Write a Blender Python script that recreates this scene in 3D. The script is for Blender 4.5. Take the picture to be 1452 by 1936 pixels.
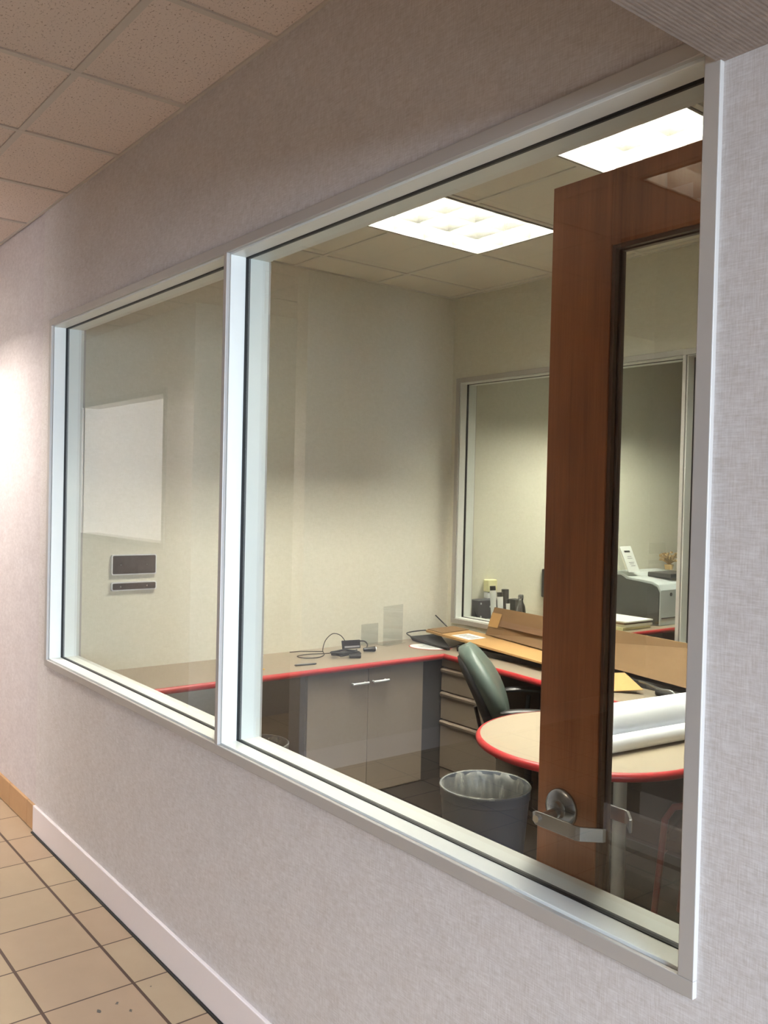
import bpy, math, random
from mathutils import Vector, Matrix
random.seed(7)
R = math.radians
scn = bpy.context.scene
COL = scn.collection
for o in list(bpy.data.objects):
    bpy.data.objects.remove(o)

# ------------------------------------------------------------------ camera
cam_data = bpy.data.cameras.new('camera')
cam = bpy.data.objects.new('camera', cam_data)
COL.objects.link(cam)
cam_data.sensor_fit = 'VERTICAL'
cam_data.sensor_height = 36.0
cam_data.lens = 36.0 * 1686.13 / 1936.0
cam_data.clip_start = 0.02
rx = Vector((0.61736759, 0.78633279, 0.02319462))
ux = Vector((-0.02911439, -0.00662568, 0.99955413))
fx = Vector((-0.78613587, 0.61776762, -0.01880312))
m = Matrix.Identity(4)
for i in range(3):
    m[i][0], m[i][1], m[i][2] = rx[i], ux[i], -fx[i]
m[0][3], m[1][3], m[2][3] = 0.0, -1.3674, 1.69
cam.matrix_world = m
scn.camera = cam

# ------------------------------------------------------------------ light, exposure
LAMP_OFFICE = 158.0        # emission of the fluorescent tubes
LAMP_HALL = 26.0
DAY_FRONT = 850.0         # daylight through the entrance glazing at the right end of the hall
DAY_SIDE = 60.0           # daylight through the glazing at the end of the side passage
scn.view_settings.view_transform = 'Standard'
scn.view_settings.look = 'None'
scn.view_settings.exposure = 1.24
scn.view_settings.gamma = 1.0
scn.view_settings.use_curve_mapping = False
w = bpy.data.worlds.new('world')
scn.world = w
w.use_nodes = True
w.node_tree.nodes['Background'].inputs[0].default_value = (0.75, 0.86, 1.0, 1)
w.node_tree.nodes['Background'].inputs[1].default_value = 0.45
scn.cycles.use_denoising = True
scn.cycles.max_bounces = 10
scn.cycles.diffuse_bounces = 6
scn.cycles.glossy_bounces = 4
scn.cycles.transparent_max_bounces = 16
scn.cycles.sample_clamp_indirect = 6.0
scn.cycles.caustics_reflective = False
scn.cycles.caustics_refractive = False

def area(name, loc, target, sx, sy, power, color):
    d = bpy.data.lights.new(name, 'AREA')
    d.shape = 'RECTANGLE'; d.size = sx; d.size_y = sy
    d.energy = power; d.color = color
    o = bpy.data.objects.new(name, d); COL.objects.link(o)
    o.location = loc
    o.rotation_euler = (Vector(target) - Vector(loc)).to_track_quat('-Z', 'Y').to_euler()
    return o
area('daylight_entrance', (6.2, -1.6, 2.5), (-1.0, -0.8, 0.9), 3.4, 2.8, DAY_FRONT, (0.70, 0.83, 1.0))
area('fill_opposite_office', (-6.5, -3.3, 1.9), (-9.5, -2.5, 1.6), 1.2, 1.4, 72.0, (0.82, 0.92, 1.0))  # added lamp inside the room, out of sight, brightens its mirrored end wall
area('daylight_passage', (-6.4, -7.6, 1.3), (-5.6, -3.0, 1.0), 3.0, 2.3, DAY_SIDE, (0.84, 0.9, 1.0))

# ------------------------------------------------------------------ mesh helpers
class MB:
    def __init__(s): s.v = []; s.f = []; s.mi = []; s.cur = 0
    def add(s, vs, fs):
        n = len(s.v); s.v += [tuple(v) for v in vs]
        s.f += [tuple(i + n for i in f) for f in fs]; s.mi += [s.cur] * len(fs)
        return s
    def box(s, x0, x1, y0, y1, z0, z1):
        x0, x1 = sorted((x0, x1)); y0, y1 = sorted((y0, y1)); z0, z1 = sorted((z0, z1))
        return s.add([(x0,y0,z0),(x1,y0,z0),(x1,y1,z0),(x0,y1,z0),(x0,y0,z1),(x1,y0,z1),(x1,y1,z1),(x0,y1,z1)],
                     [(0,3,2,1),(4,5,6,7),(0,1,5,4),(1,2,6,5),(2,3,7,6),(3,0,4,7)])
    def hexa(s, p):
        return s.add(p, [(0,3,2,1),(4,5,6,7),(0,1,5,4),(1,2,6,5),(2,3,7,6),(3,0,4,7)])
    def prism(s, poly, z0, z1):
        n = len(poly)
        vs = [(x, y, z0) for x, y in poly] + [(x, y, z1) for x, y in poly]
        fs = [tuple(range(n - 1, -1, -1)), tuple(range(n, 2 * n))]
        fs += [(i, (i + 1) % n, n + (i + 1) % n, n + i) for i in range(n)]
        return s.add(vs, fs)
    def loft(s, rings, cap=True, closed=False):
        n = len(rings[0]); vs = [p for r in rings for p in r]; fs = []
        k = len(rings)
        for a in range(k if closed else k - 1):
            b = (a + 1) % k
            for i in range(n):
                j = (i + 1) % n
                fs.append((a*n+i, a*n+j, b*n+j, b*n+i))
        if cap and not closed:
            fs.append(tuple(range(n - 1, -1, -1))); fs.append(tuple((k-1)*n + i for i in range(n)))
        return s.add(vs, fs)
    def tube(s, pts, r, n=8, cap=True, flat=1.0):
        pts = [Vector(p) for p in pts]; rings = []
        rr = r if isinstance(r, (list, tuple)) else [r] * len(pts)
        up = Vector((0, 0, 1)); prev = None
        for i, p in enumerate(pts):
            t = (pts[min(i+1, len(pts)-1)] - pts[max(i-1, 0)]).normalized()
            if prev is None:
                a = t.cross(up)
                if a.length < 1e-3: a = t.cross(Vector((1, 0, 0)))
            else:
                a = prev - t * prev.dot(t)
                if a.length < 1e-6: a = t.cross(up)
            a.normalize(); b = t.cross(a); prev = a
            rings.append([p + a * (rr[i] * math.cos(2*math.pi*k/n)) + b * (rr[i] * flat * math.sin(2*math.pi*k/n)) for k in range(n)])
        return s.loft(rings, cap)
    def lathe(s, prof, c=(0, 0, 0), n=32, cap=False, wob=None):
        rings = []
        for j, (r, z) in enumerate(prof):
            ring = []
            for k in range(n):
                a = 2 * math.pi * k / n
                q = r + (wob(j, a) if wob else 0)
                ring.append((c[0] + q * math.cos(a), c[1] + q * math.sin(a), c[2] + z))
            rings.append(ring)
        return s.loft(rings, cap)
    def build(s, name, mats, parent=None, bevel=0, smooth=False, seg=2, local=False):
        me = bpy.data.meshes.new(name)
        vs = s.v
        if parent is not None and not local:
            inv = MW(parent).inverted()
            vs = [tuple(inv @ Vector(v)) for v in vs]
        me.from_pydata(vs, [], s.f); me.update()
        if not isinstance(mats, (list, tuple)): mats = [mats]
        for mt in mats: me.materials.append(mt)
        for p, i in zip(me.polygons, s.mi):
            p.material_index = i
            p.use_smooth = bool(smooth)
        o = bpy.data.objects.new(name, me); COL.objects.link(o)
        if parent is not None: o.parent = parent
        if bevel:
            b = o.modifiers.new('bevel', 'BEVEL'); b.width = bevel; b.segments = seg
            b.limit_method = 'ANGLE'; b.angle_limit = R(35)
        if smooth == 'auto':
            e = o.modifiers.new('edge', 'EDGE_SPLIT'); e.split_angle = R(38)
        return o

_mw = {}
def MW(o):
    l = Matrix.Translation(o.location) @ o.rotation_euler.to_matrix().to_4x4()
    return MW(o.parent) @ l if o.parent else l

def tag(o, label=None, cat=None, group=None, kind=None):
    if label: o['label'] = label
    if cat: o['category'] = cat
    if group: o['group'] = group
    if kind: o['kind'] = kind
    return o
def thing(name, label, cat, loc=(0, 0, 0), rz=0, group=None, kind=None):
    o = bpy.data.objects.new(name, None); COL.objects.link(o)
    o.empty_display_size = 0.05
    o.location = loc; o.rotation_euler = (0, 0, rz)
    return tag(o, label, cat, group, kind)
def struct(o, label=None, cat=None):
    o['kind'] = 'structure'
    if label: o['label'] = label
    if cat: o['category'] = cat
    return o

# ------------------------------------------------------------------ materials
def lin(c):
    c = [x / 255.0 for x in c]
    return tuple((x / 12.92 if x <= 0.04045 else ((x + 0.055) / 1.055) ** 2.4) for x in c) + (1,)
class NT:
    def __init__(s, name):
        s.m = bpy.data.materials.new(name); s.m.use_nodes = True
        s.t = s.m.node_tree; s.b = s.t.nodes['Principled BSDF']
    def n(s, typ, **kw):
        k = s.t.nodes.new(typ)
        for a, v in kw.items():
            if a.startswith('i_'):
                k.inputs[int(a[2:])].default_value = v
            else: setattr(k, a, v)
        return k
    def l(s, a, b): s.t.links.new(a, b)
    def coord(s, scale=(1, 1, 1)):
        c = s.n('ShaderNodeNewGeometry'); mp = s.n('ShaderNodeMapping')
        s.l(c.outputs['Position'], mp.inputs[0]); mp.inputs['Scale'].default_value = scale
        return mp.outputs[0]
    def ocoord(s, scale=(1, 1, 1)):
        c = s.n('ShaderNodeTexCoord'); mp = s.n('ShaderNodeMapping')
        s.l(c.outputs['Object'], mp.inputs[0]); mp.inputs['Scale'].default_value = scale
        return mp.outputs[0]
    def noise(s, vec, scale, detail=3, rough=0.5):
        k = s.n('ShaderNodeTexNoise'); s.l(vec, k.inputs['Vector'])
        k.inputs['Scale'].default_value = scale; k.inputs['Detail'].default_value = detail
        k.inputs['Roughness'].default_value = rough
        return k.outputs['Fac']
    def ramp(s, fac, stops):
        k = s.n('ShaderNodeValToRGB'); s.l(fac, k.inputs[0])
        e = k.color_ramp.elements
        e[0].position, e[0].color = stops[0]; e[1].position, e[1].color = stops[1]
        for p, c in stops[2:]:
            x = e.new(p); x.color = c
        return k.outputs[0]
    def math(s, op, a, b=None):
        k = s.n('ShaderNodeMath', operation=op)
        for i, x in enumerate((a, b)):
            if x is None: continue
            if isinstance(x, (int, float)): k.inputs[i].default_value = x
            else: s.l(x, k.inputs[i])
        return k.outputs[0]
    def mix(s, fac, a, b, mode='MIX'):
        k = s.n('ShaderNodeMix', data_type='RGBA', blend_type=mode)
        for i, x in ((0, fac), (6, a), (7, b)):
            if isinstance(x, (int, float)): k.inputs[i].default_value = x
            elif isinstance(x, tuple): k.inputs[i].default_value = x
            else: s.l(x, k.inputs[i])
        return k.outputs[2]
    def bump(s, h, strength, dist=0.002):
        k = s.n('ShaderNodeBump'); s.l(h, k.inputs['Height'])
        k.inputs['Strength'].default_value = strength; k.inputs['Distance'].default_value = dist
        s.l(k.outputs[0], s.b.inputs['Normal'])
    def base(s, c):
        if isinstance(c, tuple): s.b.inputs['Base Color'].default_value = c
        else: s.l(c, s.b.inputs['Base Color'])
    def set(s, rough=0.5, metal=0.0, spec=0.5):
        s.b.inputs['Roughness'].default_value = rough
        s.b.inputs['Metallic'].default_value = metal
        s.b.inputs['Specular IOR Level'].default_value = spec
        return s
def plain(name, c, rough=0.5, metal=0.0, spec=0.5, var=0.06, scale=40, bump=0.0):
    t = NT(name); t.set(rough, metal, spec)
    v = t.ocoord(); nz = t.noise(v, scale)
    c1 = lin(c)
    t.base(t.mix(nz, tuple(x * (1 - var) for x in c1[:3]) + (1,), tuple(min(1, x * (1 + var)) for x in c1[:3]) + (1,)))
    if bump: t.bump(nz, bump)
    return t.m
def weave(name, c, dark, light, blot=0.5, fine=0.5, rough=0.85, bump=0.25, rib=0):
    t = NT(name); t.set(rough, 0, 0.25)
    g = t.coord()
    big = t.noise(t.coord((1, 1, 1.3)), 7.0, 4, 0.6)
    h = t.noise(t.coord((9, 9, 120)), 3.0, 4, 0.65)
    v = t.noise(t.coord((130, 130, 9)), 3.0, 4, 0.65)
    mid = t.noise(t.coord((34, 34, 60)), 1.0, 5, 0.75)
    f = t.math('MULTIPLY', t.math('ADD', h, v), 0.5)
    f2 = t.math('ADD', t.math('MULTIPLY', f, fine), t.math('MULTIPLY', big, blot))
    f3 = t.math('DIVIDE', t.math('ADD', f2, t.math('MULTIPLY', mid, 0.35)), fine + blot + 0.35)
    col = t.ramp(f3, [(0.40, lin(dark)), (0.5, lin(c)), (0.59, lin(light))])
    t.base(col)
    if rib:
        wv = t.n('ShaderNodeTexWave'); wv.bands_direction = rib[0]; wv.inputs['Scale'].default_value = rib[1]
        t.l(g, wv.inputs['Vector']); t.bump(wv.outputs['Fac'], rib[2])
    else: t.bump(f, bump, 0.0015)
    return t.m

M = {}
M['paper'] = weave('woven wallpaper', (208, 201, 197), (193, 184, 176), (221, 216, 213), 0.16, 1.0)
M['paper_rib'] = weave('ribbed wallpaper', (205, 196, 194), (196, 186, 184), (214, 206, 204), 0.15, 0.25, rib=('X', 60, 0.12))
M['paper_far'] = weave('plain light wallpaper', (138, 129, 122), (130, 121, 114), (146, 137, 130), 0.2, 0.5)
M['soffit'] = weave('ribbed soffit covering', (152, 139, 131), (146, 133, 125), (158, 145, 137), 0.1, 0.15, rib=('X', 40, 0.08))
M['wall_in'] = weave('office wall covering', (216, 212, 196), (211, 207, 190), (221, 217, 202), 0.04, 0.6, bump=0.12)
M['alu'] = plain('satin aluminium', (184, 179, 173), 0.42, 0.2, 0.5, 0.02)
M['alu_in'] = plain('pale anodised reveal', (230, 232, 227), 0.38, 0.0, 0.5, 0.015)
M['gasket'] = plain('black glazing gasket', (12, 13, 14), 0.6)
M['baseboard'] = plain('painted baseboard', (238, 228, 226), 0.4, 0, 0.4, 0.01)
M['tbar'] = plain('ceiling grid paint', (196, 186, 176), 0.5, 0, 0.4, 0.01)
M['tbar_in'] = plain('office ceiling grid paint', (214, 210, 200), 0.5, 0, 0.4, 0.01)
M['laminate'] = plain('taupe laminate', (148, 135, 118), 0.38, 0, 0.4, 0.05, 220)
M['laminate_t'] = plain('table laminate', (158, 145, 126), 0.35, 0, 0.4, 0.05, 220)
M['red'] = plain('red edge moulding', (166, 38, 42), 0.38, 0, 0.5, 0.04)
M['red_d'] = plain('dark red painted tube', (120, 24, 26), 0.4)
M['cab'] = plain('taupe cabinet laminate', (132, 119, 105), 0.45, 0, 0.4, 0.03, 30)
M['cab_metal'] = plain('taupe painted steel', (138, 124, 109), 0.4, 0.05, 0.5, 0.02)
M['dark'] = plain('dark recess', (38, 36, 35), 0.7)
M['black'] = plain('black plastic', (20, 20, 22), 0.4)
M['black_m'] = plain('matt black rubber', (26, 26, 27), 0.75)
M['plate'] = plain('charcoal plate face', (30, 30, 29), 0.5)
M['chrome'] = plain('bright steel', (210, 210, 212), 0.18, 1.0)
M['steel'] = plain('satin steel', (150, 152, 156), 0.27, 1.0, var=0.05, scale=90)
M['silver'] = plain('silver edge', (228, 230, 232), 0.35, 0.25)
M['vinyl'] = plain('green grey vinyl', (88, 101, 94), 0.42, 0, 0.5, 0.08, 18, 0.05)
M['bin'] = plain('grey plastic bin', (92, 98, 106), 0.4, 0, 0.5, 0.04)
M['paper_w'] = plain('white paper', (240, 240, 238), 0.55, 0, 0.3, 0.01)
M['paper_c'] = plain('cream paper', (226, 220, 200), 0.6, 0, 0.3, 0.02)
M['paper_p'] = plain('pink paper', (214, 160, 158), 0.6, 0, 0.3, 0.02)
M['roll'] = plain('white plotter paper', (240, 243, 250), 0.4, 0, 0.35, 0.01)
M['prn_l'] = plain('light grey printer plastic', (196, 202, 204), 0.4)
M['prn_d'] = plain('dark grey printer plastic', (42, 44, 44), 0.5)
M['yellow'] = plain('yellow plastic', (232, 182, 60), 0.4)
M['cream'] = plain('cream plastic', (236, 230, 180), 0.45)
M['pot'] = plain('dried grass', (196, 164, 112), 0.8, 0, 0.2, 0.2, 60)
M['ink'] = plain('black ink', (30, 30, 34), 0.6)
M['greyink'] = plain('grey ink', (150, 150, 156), 0.6)
M['redink'] = plain('red ink', (186, 40, 44), 0.6)
M['tan_base'] = plain('unglazed tile base', (184, 146, 106), 0.6, 0, 0.3, 0.12, 9)
M['grout'] = plain('dark grout', (78, 58, 44), 0.85)
M['spot'] = plain('grey scuff', (96, 90, 84), 0.7)
M['reflector'] = plain('aluminium louvre', (170, 170, 166), 0.22, 0.9, var=0.02)
M['housing'] = plain('white enamelled housing', (236, 236, 230), 0.4)
M['housing_rim'] = plain('fixture rim', (120, 116, 108), 0.5)
M['drywall'] = plain('plain painted wall', (205, 200, 192), 0.8, 0, 0.3, 0.03, 8)

def tile_ceiling(name, c, speck, amount):
    t = NT(name); t.set(0.9, 0, 0.15)
    n1 = t.noise(t.coord((85, 140, 1)), 1.0, 4, 0.75)
    n2 = t.noise(t.coord((3, 3, 3)), 1.0, 3, 0.5)
    sp = t.ramp(n1, [(amount - 0.03, (1, 1, 1, 1)), (amount, (0, 0, 0, 1))])
    base = t.mix(n2, lin(tuple(x * 0.97 for x in c)), lin(c))
    t.base(t.mix(sp, base, lin(speck))); t.bump(n1, 0.35, 0.002)
    return t.m
M['tile_hall'] = tile_ceiling('fissured ceiling tile', (222, 206, 196), (146, 126, 112), 0.41)
M['tile_in'] = tile_ceiling('office ceiling tile', (226, 221, 208), (196, 190, 176), 0.36)

def floor_tiles():
    t = NT('quarry floor tile'); t.set(0.45, 0, 0.4)
    g = t.n('ShaderNodeNewGeometry'); sp = t.n('ShaderNodeSeparateXYZ'); t.l(g.outputs['Position'], sp.inputs[0])
    S = 0.3053
    def cell(out, off):
        a = t.math('DIVIDE', t.math('ADD', out, off), S)
        fr = t.math('FRACT', a); fl = t.math('FLOOR', a)
        d = t.math('MULTIPLY', t.math('MINIMUM', fr, t.math('SUBTRACT', 1.0, fr)), S)
        return d, fl
    dx, ix = cell(sp.outputs[0], 2.579 + 40 * S); dy, iy = cell(sp.outputs[1], 0.1445 + 40 * S)
    gx = t.math('LESS_THAN', dx, 0.0034); gy = t.math('LESS_THAN', dy, 0.0054)
    grout = t.math('MAXIMUM', gx, gy)
    cb = t.n('ShaderNodeCombineXYZ'); t.l(ix, cb.inputs[0]); t.l(iy, cb.inputs[1])
    wn = t.n('ShaderNodeTexWhiteNoise'); wn.noise_dimensions = '2D'; t.l(cb.outputs[0], wn.inputs['Vector'])
    c0 = t.mix(wn.outputs['Value'], lin((172, 148, 124)), lin((176, 158, 130)))
    n = t.noise(t.coord(), 7, 5, 0.6)
    c1 = t.mix(t.math('MULTIPLY', n, 0.45), c0, lin((150, 128, 102)))
    t.base(t.mix(grout, c1, lin((74, 54, 42))))
    h = t.math('SUBTRACT', 1.0, grout); t.bump(h, 0.5, 0.003)
    return t.m
M['floor_tile'] = floor_tiles()
def carpet():
    t = NT('dark carpet tile'); t.set(0.95, 0, 0.1)
    n = t.noise(t.coord((1, 1, 1)), 260, 3, 0.7); n2 = t.noise(t.coord(), 5, 3)
    t.base(t.mix(t.math('MULTIPLY', n, n2), lin((16, 15, 15)), lin((46, 43, 42)))); t.bump(n, 0.6, 0.004)
    return t.m
M['carpet'] = carpet()
def wood():
    t = NT('cherry veneer'); t.set(0.32, 0, 0.45)
    v = t.ocoord((9, 9, 0.7))
    n = t.noise(v, 3.0, 5, 0.6); v2 = t.ocoord((70, 70, 1.6)); n2 = t.noise(v2, 3.0, 3, 0.6)
    n3 = t.noise(t.ocoord((3, 3, 1.2)), 2.2, 3, 0.5)
    f = t.math('ADD', t.math('MULTIPLY', n, 0.45), t.math('ADD', t.math('MULTIPLY', n2, 0.25), t.math('MULTIPLY', n3, 0.3)))
    t.base(t.ramp(f, [(0.33, lin((124, 75, 48))), (0.5, lin((158, 98, 62))), (0.68, lin((176, 114, 74)))]))
    t.bump(n2, 0.08, 0.001)
    return t.m
M['wood'] = wood()
M['wood_d'] = plain('dark glazing bead', (92, 66, 52), 0.4, 0, 0.45, 0.1, 30)
def cardboard(name, c, var=0.1):
    t = NT(name); t.set(0.75, 0, 0.2)
    n = t.noise(t.ocoord((2, 2, 9)), 3.0, 5, 0.6); n2 = t.noise(t.ocoord((1, 1, 1)), 60, 3)
    a = lin(c); f = t.math('ADD', t.math('MULTIPLY', n, 0.75), t.math('MULTIPLY', n2, 0.25))
    t.base(t.mix(f, tuple(x * (1 - var * 1.6) for x in a[:3]) + (1,), tuple(min(1, x * (1 + var)) for x in a[:3]) + (1,)))
    return t.m
M['card'] = cardboard('brown cardboard', (128, 101, 73))
M['card_l'] = cardboard('kraft cardboard', (184, 145, 96))
M['card_f'] = cardboard('fresh kraft cardboard', (200, 160, 106))
M['card_tape'] = plain('brown parcel tape', (118, 88, 64), 0.3, 0, 0.5, 0.05)
def glass(name, ior=1.76, tint=(0.97, 0.985, 0.975, 1)):
    t = NT(name); t.t.nodes.remove(t.b)
    tr = t.n('ShaderNodeBsdfTransparent'); tr.inputs[0].default_value = tint
    gl = t.n('ShaderNodeBsdfGlossy'); gl.inputs['Roughness'].default_value = 0.0
    gl.inputs['Color'].default_value = (1, 1, 1, 1)
    fr = t.n('ShaderNodeFresnel'); fr.inputs['IOR'].default_value = ior
    ge = t.n('ShaderNodeNewGeometry')
    f = t.math('MULTIPLY', fr.outputs[0], t.math('SUBTRACT', 1.0, ge.outputs['Backfacing']))
    mx = t.n('ShaderNodeMixShader'); t.l(f, mx.inputs[0]); t.l(tr.outputs[0], mx.inputs[1]); t.l(gl.outputs[0], mx.inputs[2])
    out = [k for k in t.t.nodes if k.type == 'OUTPUT_MATERIAL'][0]; t.l(mx.outputs[0], out.inputs[0])
    return t.m
M['glass'] = glass('window glass')
M['acrylic'] = glass('clear acrylic', 1.6, (0.90, 0.91, 0.91, 1))
def liner():
    t = NT('clear bin liner film'); t.b.inputs['Base Color'].default_value = lin((196, 196, 186))
    t.set(0.25, 0, 0.6)
    n = t.noise(t.ocoord((1, 1, 0.3)), 22, 4, 0.6); t.bump(n, 0.6, 0.008)
    tr = t.n('ShaderNodeBsdfTransparent')
    mx = t.n('ShaderNodeMixShader')
    f = t.ramp(n, [(0.38, (0.10,)*3 + (1,)), (0.72, (0.48,)*3 + (1,))])
    t.l(f, mx.inputs[0]); t.l(tr.outputs[0], mx.inputs[1]); t.l(t.b.outputs[0], mx.inputs[2])
    out = [k for k in t.t.nodes if k.type == 'OUTPUT_MATERIAL'][0]; t.l(mx.outputs[0], out.inputs[0])
    return t.m
M['liner'] = liner()
def emit(name, c, s):
    t = NT(name); t.b.inputs['Base Color'].default_value = (0.8, 0.8, 0.8, 1)
    t.b.inputs['Emission Color'].default_value = c; t.b.inputs['Emission Strength'].default_value = s
    return t.m
M['lamp'] = emit('fluorescent tube', (1.0, 0.95, 0.84, 1), LAMP_OFFICE)
M['lamp_next'] = emit('fluorescent tube of the next room', (1.0, 0.94, 0.80, 1), LAMP_OFFICE * 1.15)
M['lamp_hall'] = emit('hall fluorescent tube', (1.0, 0.84, 0.66, 1), LAMP_HALL)
M['lamp_far'] = emit('far hall fluorescent tube', (1.0, 0.93, 0.86, 1), LAMP_HALL * 6.5)

# ------------------------------------------------------------------ room shell
H = 3.02
XL, YB = -4.48, 2.72          # office left wall, office back wall (front face)
T = 0.146                     # wall thickness
fZB, fZT, fXL, fXR, XM = 0.842, 2.484, -4.324, -0.845, -2.580

def wall_y(name, y0, y1, x0, x1, z0, z1, holes, mats, label=None):
    """wall running along x with rectangular holes (hx0,hx1,hz0,hz1); mats = (-y side, +y side)"""
    xs = sorted(set([x0, x1] + [h[0] for h in holes] + [h[1] for h in holes]))
    zs = sorted(set([z0, z1] + [h[2] for h in holes] + [h[3] for h in holes]))
    b = MB()
    def solid(i, k):
        if i < 0 or k < 0 or i >= len(xs) - 1 or k >= len(zs) - 1: return False
        cx, cz = (xs[i] + xs[i+1]) / 2, (zs[k] + zs[k+1]) / 2
        return not any(h[0] < cx < h[1] and h[2] < cz < h[3] for h in holes)
    for i in range(len(xs) - 1):
        for k in range(len(zs) - 1):
            if not solid(i, k): continue
            a, c, d, e = xs[i], xs[i+1], zs[k], zs[k+1]
            b.cur = 0; b.add([(a,y0,d),(c,y0,d),(c,y0,e),(a,y0,e)], [(0,1,2,3)])
            b.cur = 1; b.add([(a,y1,d),(c,y1,d),(c,y1,e),(a,y1,e)], [(3,2,1,0)])
            if not solid(i-1, k): b.add([(a,y0,d),(a,y1,d),(a,y1,e),(a,y0,e)], [(3,2,1,0)])
            if not solid(i+1, k): b.add([(c,y0,d),(c,y1,d),(c,y1,e),(c,y0,e)], [(0,1,2,3)])
            if not solid(i, k-1): b.add([(a,y0,d),(c,y0,d),(c,y1,d),(a,y1,d)], [(3,2,1,0)])
            if not solid(i, k+1): b.add([(a,y0,e),(c,y0,e),(c,y1,e),(a,y1,e)], [(0,1,2,3)])
    return struct(b.build(name, [mats[0], mats[1]]), label)
def wall_x(name, x0, x1, y0, y1, z0, z1, mat):
    return struct(MB().box(x0, x1, y0, y1, z0, z1).build(name, mat))

DOOR_X0, DOOR_X1 = -0.44, 0.50
wall_y('wall_front', 0.0, T, -4.45, 3.0, 0, H + 0.15,
       [(fXL + 0.012, fXR - 0.012, fZB + 0.012, fZT - 0.012), (DOOR_X0, DOOR_X1, -0.001, 2.44)], (M['paper'], M['wall_in']))
struct(MB().box(-9.5, -4.45, 0.006, T, 0, H + 0.15).build('wall_far_left', M['paper_rib']))
wall_x('wall_left', XL - 0.12, XL, T, YB, 0, H, M['wall_in'])
w2 = (-4.435, -0.95)
wall_y('wall_back', YB, YB + T, XL - 0.12, 1.2, 0, H + 0.15, [(w2[0] + 0.012, w2[1] - 0.012, fZB + 0.012, fZT - 0.012)], (M['wall_in'], M['wall_in']))
wall_x('wall_right', 1.2, 1.32, T, 7.0, 0, H, M['wall_in'])
wall_x('wall_neighbour_left', XL - 0.12, XL, YB + T, 7.0, 0, H, M['wall_in'])
wall_x('wall_neighbour_back', XL - 0.12, 1.32, 7.0, 7.12, 0, H, M['wall_in'])
struct(MB().box(XL - 0.1, 1.3, T * 0.5, 7.1, -0.06, 0.0).build('floor', M['carpet']))
struct(MB().box(-9.5, 3.2, -8.2, T * 0.5, -0.06, 0.0).build('floor_hall', M['floor_tile']))

# the hall across from the window (it shows as reflections in the glass)
wall_x('wall_passage_pier', -4.595, -4.475, -6.0, -1.42, 0, H, M['paper'])
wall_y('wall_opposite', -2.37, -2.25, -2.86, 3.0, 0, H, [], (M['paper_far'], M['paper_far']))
wall_x('wall_niche', -2.86, -2.74, -6.0, -2.37, 0, H, M['paper'])
wall_x('wall_niche_end', -4.56, -2.74, -6.1, -6.0, 0, H, M['paper'])
wall_y('wall_opposite_office', -1.48, -1.34, -9.5, -5.80, 0, H, [(-8.00, -6.28, 1.29, 2.41)], (M['paper'], M['paper']))
wall_x('wall_passage', -5.98, -5.80, -3.6, -1.48, 0, H, M['paper'])
wall_x('wall_opposite_office_back', -9.5, -5.98, -4.1, -4.0, 0, H, M['drywall'])
wall_x('wall_end_left', -9.62, -9.5, -8.2, T, 0, H, M['paper'])
struct(MB().box(3.05, 14, -9, 9, -0.16, -0.06).build('floor_outside', M['drywall']))
# entrance storefront at the right end: posts, head, glass open to daylight
sf = MB()
for y in (-2.25, -1.12, -0.06): sf.box(2.95, 3.05, y, y + 0.06, 0, 2.43)
sf.box(2.95, 3.05, -2.25, 0, 2.37, 2.43).box(2.95, 3.05, -2.25, 0, 0, 0.1)
struct(sf.build('window_3', M['alu']))
struct(MB().box(2.95, 3.05, -2.25, 0, 2.43, H).build('wall_entrance', M['paper']))
struct(MB().box(-9.5, -2.74, -8.3, -8.2, 0, 0.9).box(-9.5, -2.74, -8.3, -8.2, 2.6, H).build('wall_passage_end', M['paper']))
# soffit above the entrance end
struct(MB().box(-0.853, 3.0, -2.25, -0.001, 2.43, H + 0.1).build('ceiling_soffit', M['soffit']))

# glass windows between hall and offices
def window(name, x0, x1, xm, y0, label):
    e = struct(thing(name, None, None, ((x0 + x1) / 2, y0, fZB)), label)
    z0, z1 = fZB, fZT; wf = 0.031; wi = 0.037; yf = y0 - 0.0107
    def ring(b, a, c, d, f, t, ya, yb):       # rectangular ring a..c, d..f of width t
        b.box(a, c, ya, yb, d, d + t).box(a, c, ya, yb, f - t, f)
        b.box(a, a + t, ya, yb, d + t, f - t).box(c - t, c, ya, yb, d + t, f - t)
    fl = MB(); ring(fl, x0, x1, z0, z1, wf, yf, y0 + 0.002)
    fl.box(xm - 0.0095, xm + 0.0115, yf + 0.0006, y0 + 0.002, z0 + wf, z1 - wf)
    ring(fl, x0, x1, z0, z1, wf, y0 + T - 0.002, y0 + T + 0.009)
    fl.box(xm - 0.0115, xm + 0.0115, y0 + T - 0.002, y0 + T + 0.008, z0 + wf, z1 - wf)
    fl.build('window_frame', M['alu'], e, bevel=0.0016)
    bd = MB(); ring(bd, x0 + 0.013, x1 - 0.013, z0 + 0.013, z1 - 0.013, wi - 0.013, y0 + 0.0025, y0 + T - 0.0025)
    bd.box(xm - 0.017, xm + 0.017, y0 + 0.0025, y0 + T - 0.0025, z0 + wi, z1 - wi)
    bd.build('window_reveal', M['alu_in'], e, bevel=0.001)
    for a, c in ((x0 + wi, xm - 0.017), (xm + 0.017, x1 - wi)):
        g = MB(); ring(g, a, c, z0 + wi, z1 - wi, 0.0022, y0 + 0.056, y0 + 0.0725)
        g.build('gasket', M['gasket'], e)
        MB().box(a + 0.001, c - 0.001, y0 + 0.061, y0 + 0.067, z0 + wi + 0.001, z1 - wi - 0.001).build('glass_pane', M['glass'], e)
    return e
window('window_1', fXL, fXR, XM, 0.0, 'aluminium framed office window with one mullion facing the hall')
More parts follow.
